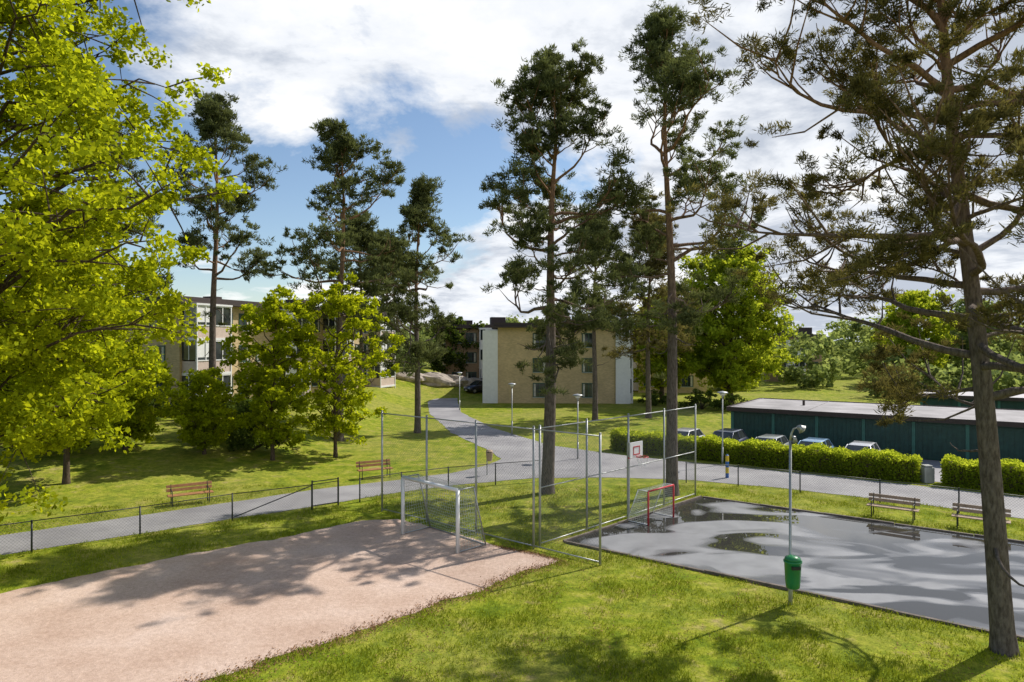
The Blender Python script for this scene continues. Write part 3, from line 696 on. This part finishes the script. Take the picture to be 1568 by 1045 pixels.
# ---------------------------------------------------------------- foreground grass + litter
nr=np.random.RandomState(77)
def inpoly(X,Y,poly):
    ins=np.zeros(len(X),bool); j=len(poly)-1
    for i in range(len(poly)):
        xi,yi=poly[i];xj,yj=poly[j]
        c=((yi>Y)!=(yj>Y))&(X<(xj-xi)*(Y-yi)/(yj-yi+1e-12)+xi); ins^=c; j=i
    return ins
def scatter(n,x0,x1,y0,y1,power=1):
    X=nr.uniform(x0,x1,n); Y=y0+(y1-y0)*nr.rand(n)**power; return X,Y
gp=dens(gravel,.15,.22,3)
X,Y=scatter(400000,-22,24,12.5,33,1.5)
k=~inpoly(X,Y,gp)&~inpoly(X,Y,court)&~inpoly(X,Y,path)&(np.abs(X)<Y*.8+2)
X=X[k];Y=Y[k]
pn=np.array([mnoise.noise(Vector((a*.8,b*.8,1)))+.5*mnoise.noise(Vector((a*2.6,b*2.6,5))) for a,b in zip(X,Y)])
k=nr.rand(len(X))<.75+pn*1.3
X=X[k];Y=Y[k];pn=pn[k];n=len(X)
hgt=nr.uniform(.02,.06,n)*(1+pn*.9)
tilt=nr.randn(n,2)*.45; d=nrm(np.stack([tilt[:,0],tilt[:,1],np.ones(n)],1)); wv=nrm(np.stack([nr.randn(n),nr.randn(n),np.zeros(n)],1))
Cc=np.stack([X,Y,hgt*.8],1)
quads('grass',Cc,d*hgt[:,None],wv*nr.uniform(.006,.013,(n,1)),.48-pn*.7+nr.randn(n)*.24,M['grassblade'])
L_=[]
gp2=[Vector(p) for p in gp]
for i in range(len(gp2)):
    a=gp2[i]
    if a.y>12 and a.x<3 and a.x-a.y>-24:
        for _ in range(70):
            q=nr.randn()*.19; L_.append((a.x+q*.7+.06+nr.randn()*.08,a.y-q*.7-.06+nr.randn()*.08,.028))
X,Y=scatter(16000,-8,14,13,24); kk=~inpoly(X,Y,gp)&~inpoly(X,Y,court); X=X[kk];Y=Y[kk]
for a,b in zip(X,Y):
    if mnoise.noise(Vector((a*.7,b*.7,9)))>.1: L_.append((a,b,.035))
L_=np.array(L_); n=len(L_); nor=nrm(nr.randn(n,3)*.5+np.array([0,0,1])); a=nrm(np.cross(nor,nr.randn(n,3))); b_=np.cross(nor,a); s=nr.uniform(.012,.03,(n,1))
quads('leaf_litter',L_,a*s,b_*s*.6,nr.rand(n),M['litter'])

# ---------------------------------------------------------------- world, sun, camera
el=math.radians(45.5); az=math.radians(56)
w=bpy.data.worlds.new('World'); scene.world=w; w.use_nodes=True; nt=w.node_tree; nt.nodes.clear()
out=N(nt,'ShaderNodeOutputWorld'); sky=N(nt,'ShaderNodeTexSky'); sky.sky_type='NISHITA'; sky.sun_disc=False; sky.sun_elevation=el; sky.sun_rotation=az
sky.air_density=1.0; sky.dust_density=.3; sky.ozone_density=2.0
bg=N(nt,'ShaderNodeBackground'); bg.inputs[1].default_value=.13; nt.links.new(sky.outputs[0],bg.inputs[0])
tc=N(nt,'ShaderNodeTexCoord'); sp=N(nt,'ShaderNodeSeparateXYZ'); nt.links.new(tc.outputs['Generated'],sp.inputs[0])
zc=mathn(nt,'MAXIMUM',sp.outputs[2],.0); den=mathn(nt,'ADD',zc,.22)
cx=mathn(nt,'DIVIDE',sp.outputs[0],den); cy=mathn(nt,'DIVIDE',sp.outputs[1],den)
cb=N(nt,'ShaderNodeCombineXYZ'); nt.links.new(cx,cb.inputs[0]); nt.links.new(cy,cb.inputs[1]); cb.inputs[2].default_value=3.7
cn=noisen(nt,1.15,8,.60,cb.outputs[0],.25)
bias=mathn(nt,'ADD',mathn(nt,'MULTIPLY',sp.outputs[0],.46),.050); b2=mathn(nt,'MULTIPLY',zc,.20); bb=mathn(nt,'ADD',bias,b2)
hi=mathn(nt,'MULTIPLY',mathn(nt,'SUBTRACT',zc,.5,True),-1.1); bb=mathn(nt,'ADD',bb,hi)
lowc=mathn(nt,'MULTIPLY',mathn(nt,'SUBTRACT',.20,zc,True),.9); bb=mathn(nt,'ADD',bb,lowc)
tot=mathn(nt,'ADD',cn.outputs[0],bb)
mask=ramp(nt,tot,[(.49,(0,0,0)),(.53,(.45,.45,.45)),(.59,(1,1,1))])
cn2=noisen(nt,1.7,7,.6,cb.outputs[0],.3); tot2=mathn(nt,'ADD',cn2.outputs[0],mathn(nt,'MULTIPLY',sp.outputs[0],.14))
ccol=ramp(nt,tot2,[(.40,(1,1,1)),(.51,(.84,.87,.92)),(.60,(.52,.57,.66))])
bg2=N(nt,'ShaderNodeBackground'); bg2.inputs[1].default_value=1.08; nt.links.new(ccol.outputs[0],bg2.inputs[0])
mx=N(nt,'ShaderNodeMixShader'); nt.links.new(mask.outputs[0],mx.inputs[0]); nt.links.new(bg.outputs[0],mx.inputs[1]); nt.links.new(bg2.outputs[0],mx.inputs[2]); nt.links.new(mx.outputs[0],out.inputs[0])
sd=Vector((math.sin(az)*math.cos(el),math.cos(az)*math.cos(el),math.sin(el)))
ld=bpy.data.lights.new('sun','SUN'); ld.energy=5.0; ld.angle=math.radians(.5); ld.color=(1,.95,.87)
lo=bpy.data.objects.new('sun',ld); lo.rotation_euler=sd.to_track_quat('Z','Y').to_euler(); lo.location=(30,20,40); scene.collection.objects.link(lo)
cd=bpy.data.cameras.new('camera'); cd.lens=24; cd.sensor_width=36; cd.clip_end=5000; cd.clip_start=.1
co=bpy.data.objects.new('camera',cd); co.location=(0,0,7); co.rotation_euler=(math.radians(90),0,0); scene.collection.objects.link(co); scene.camera=co
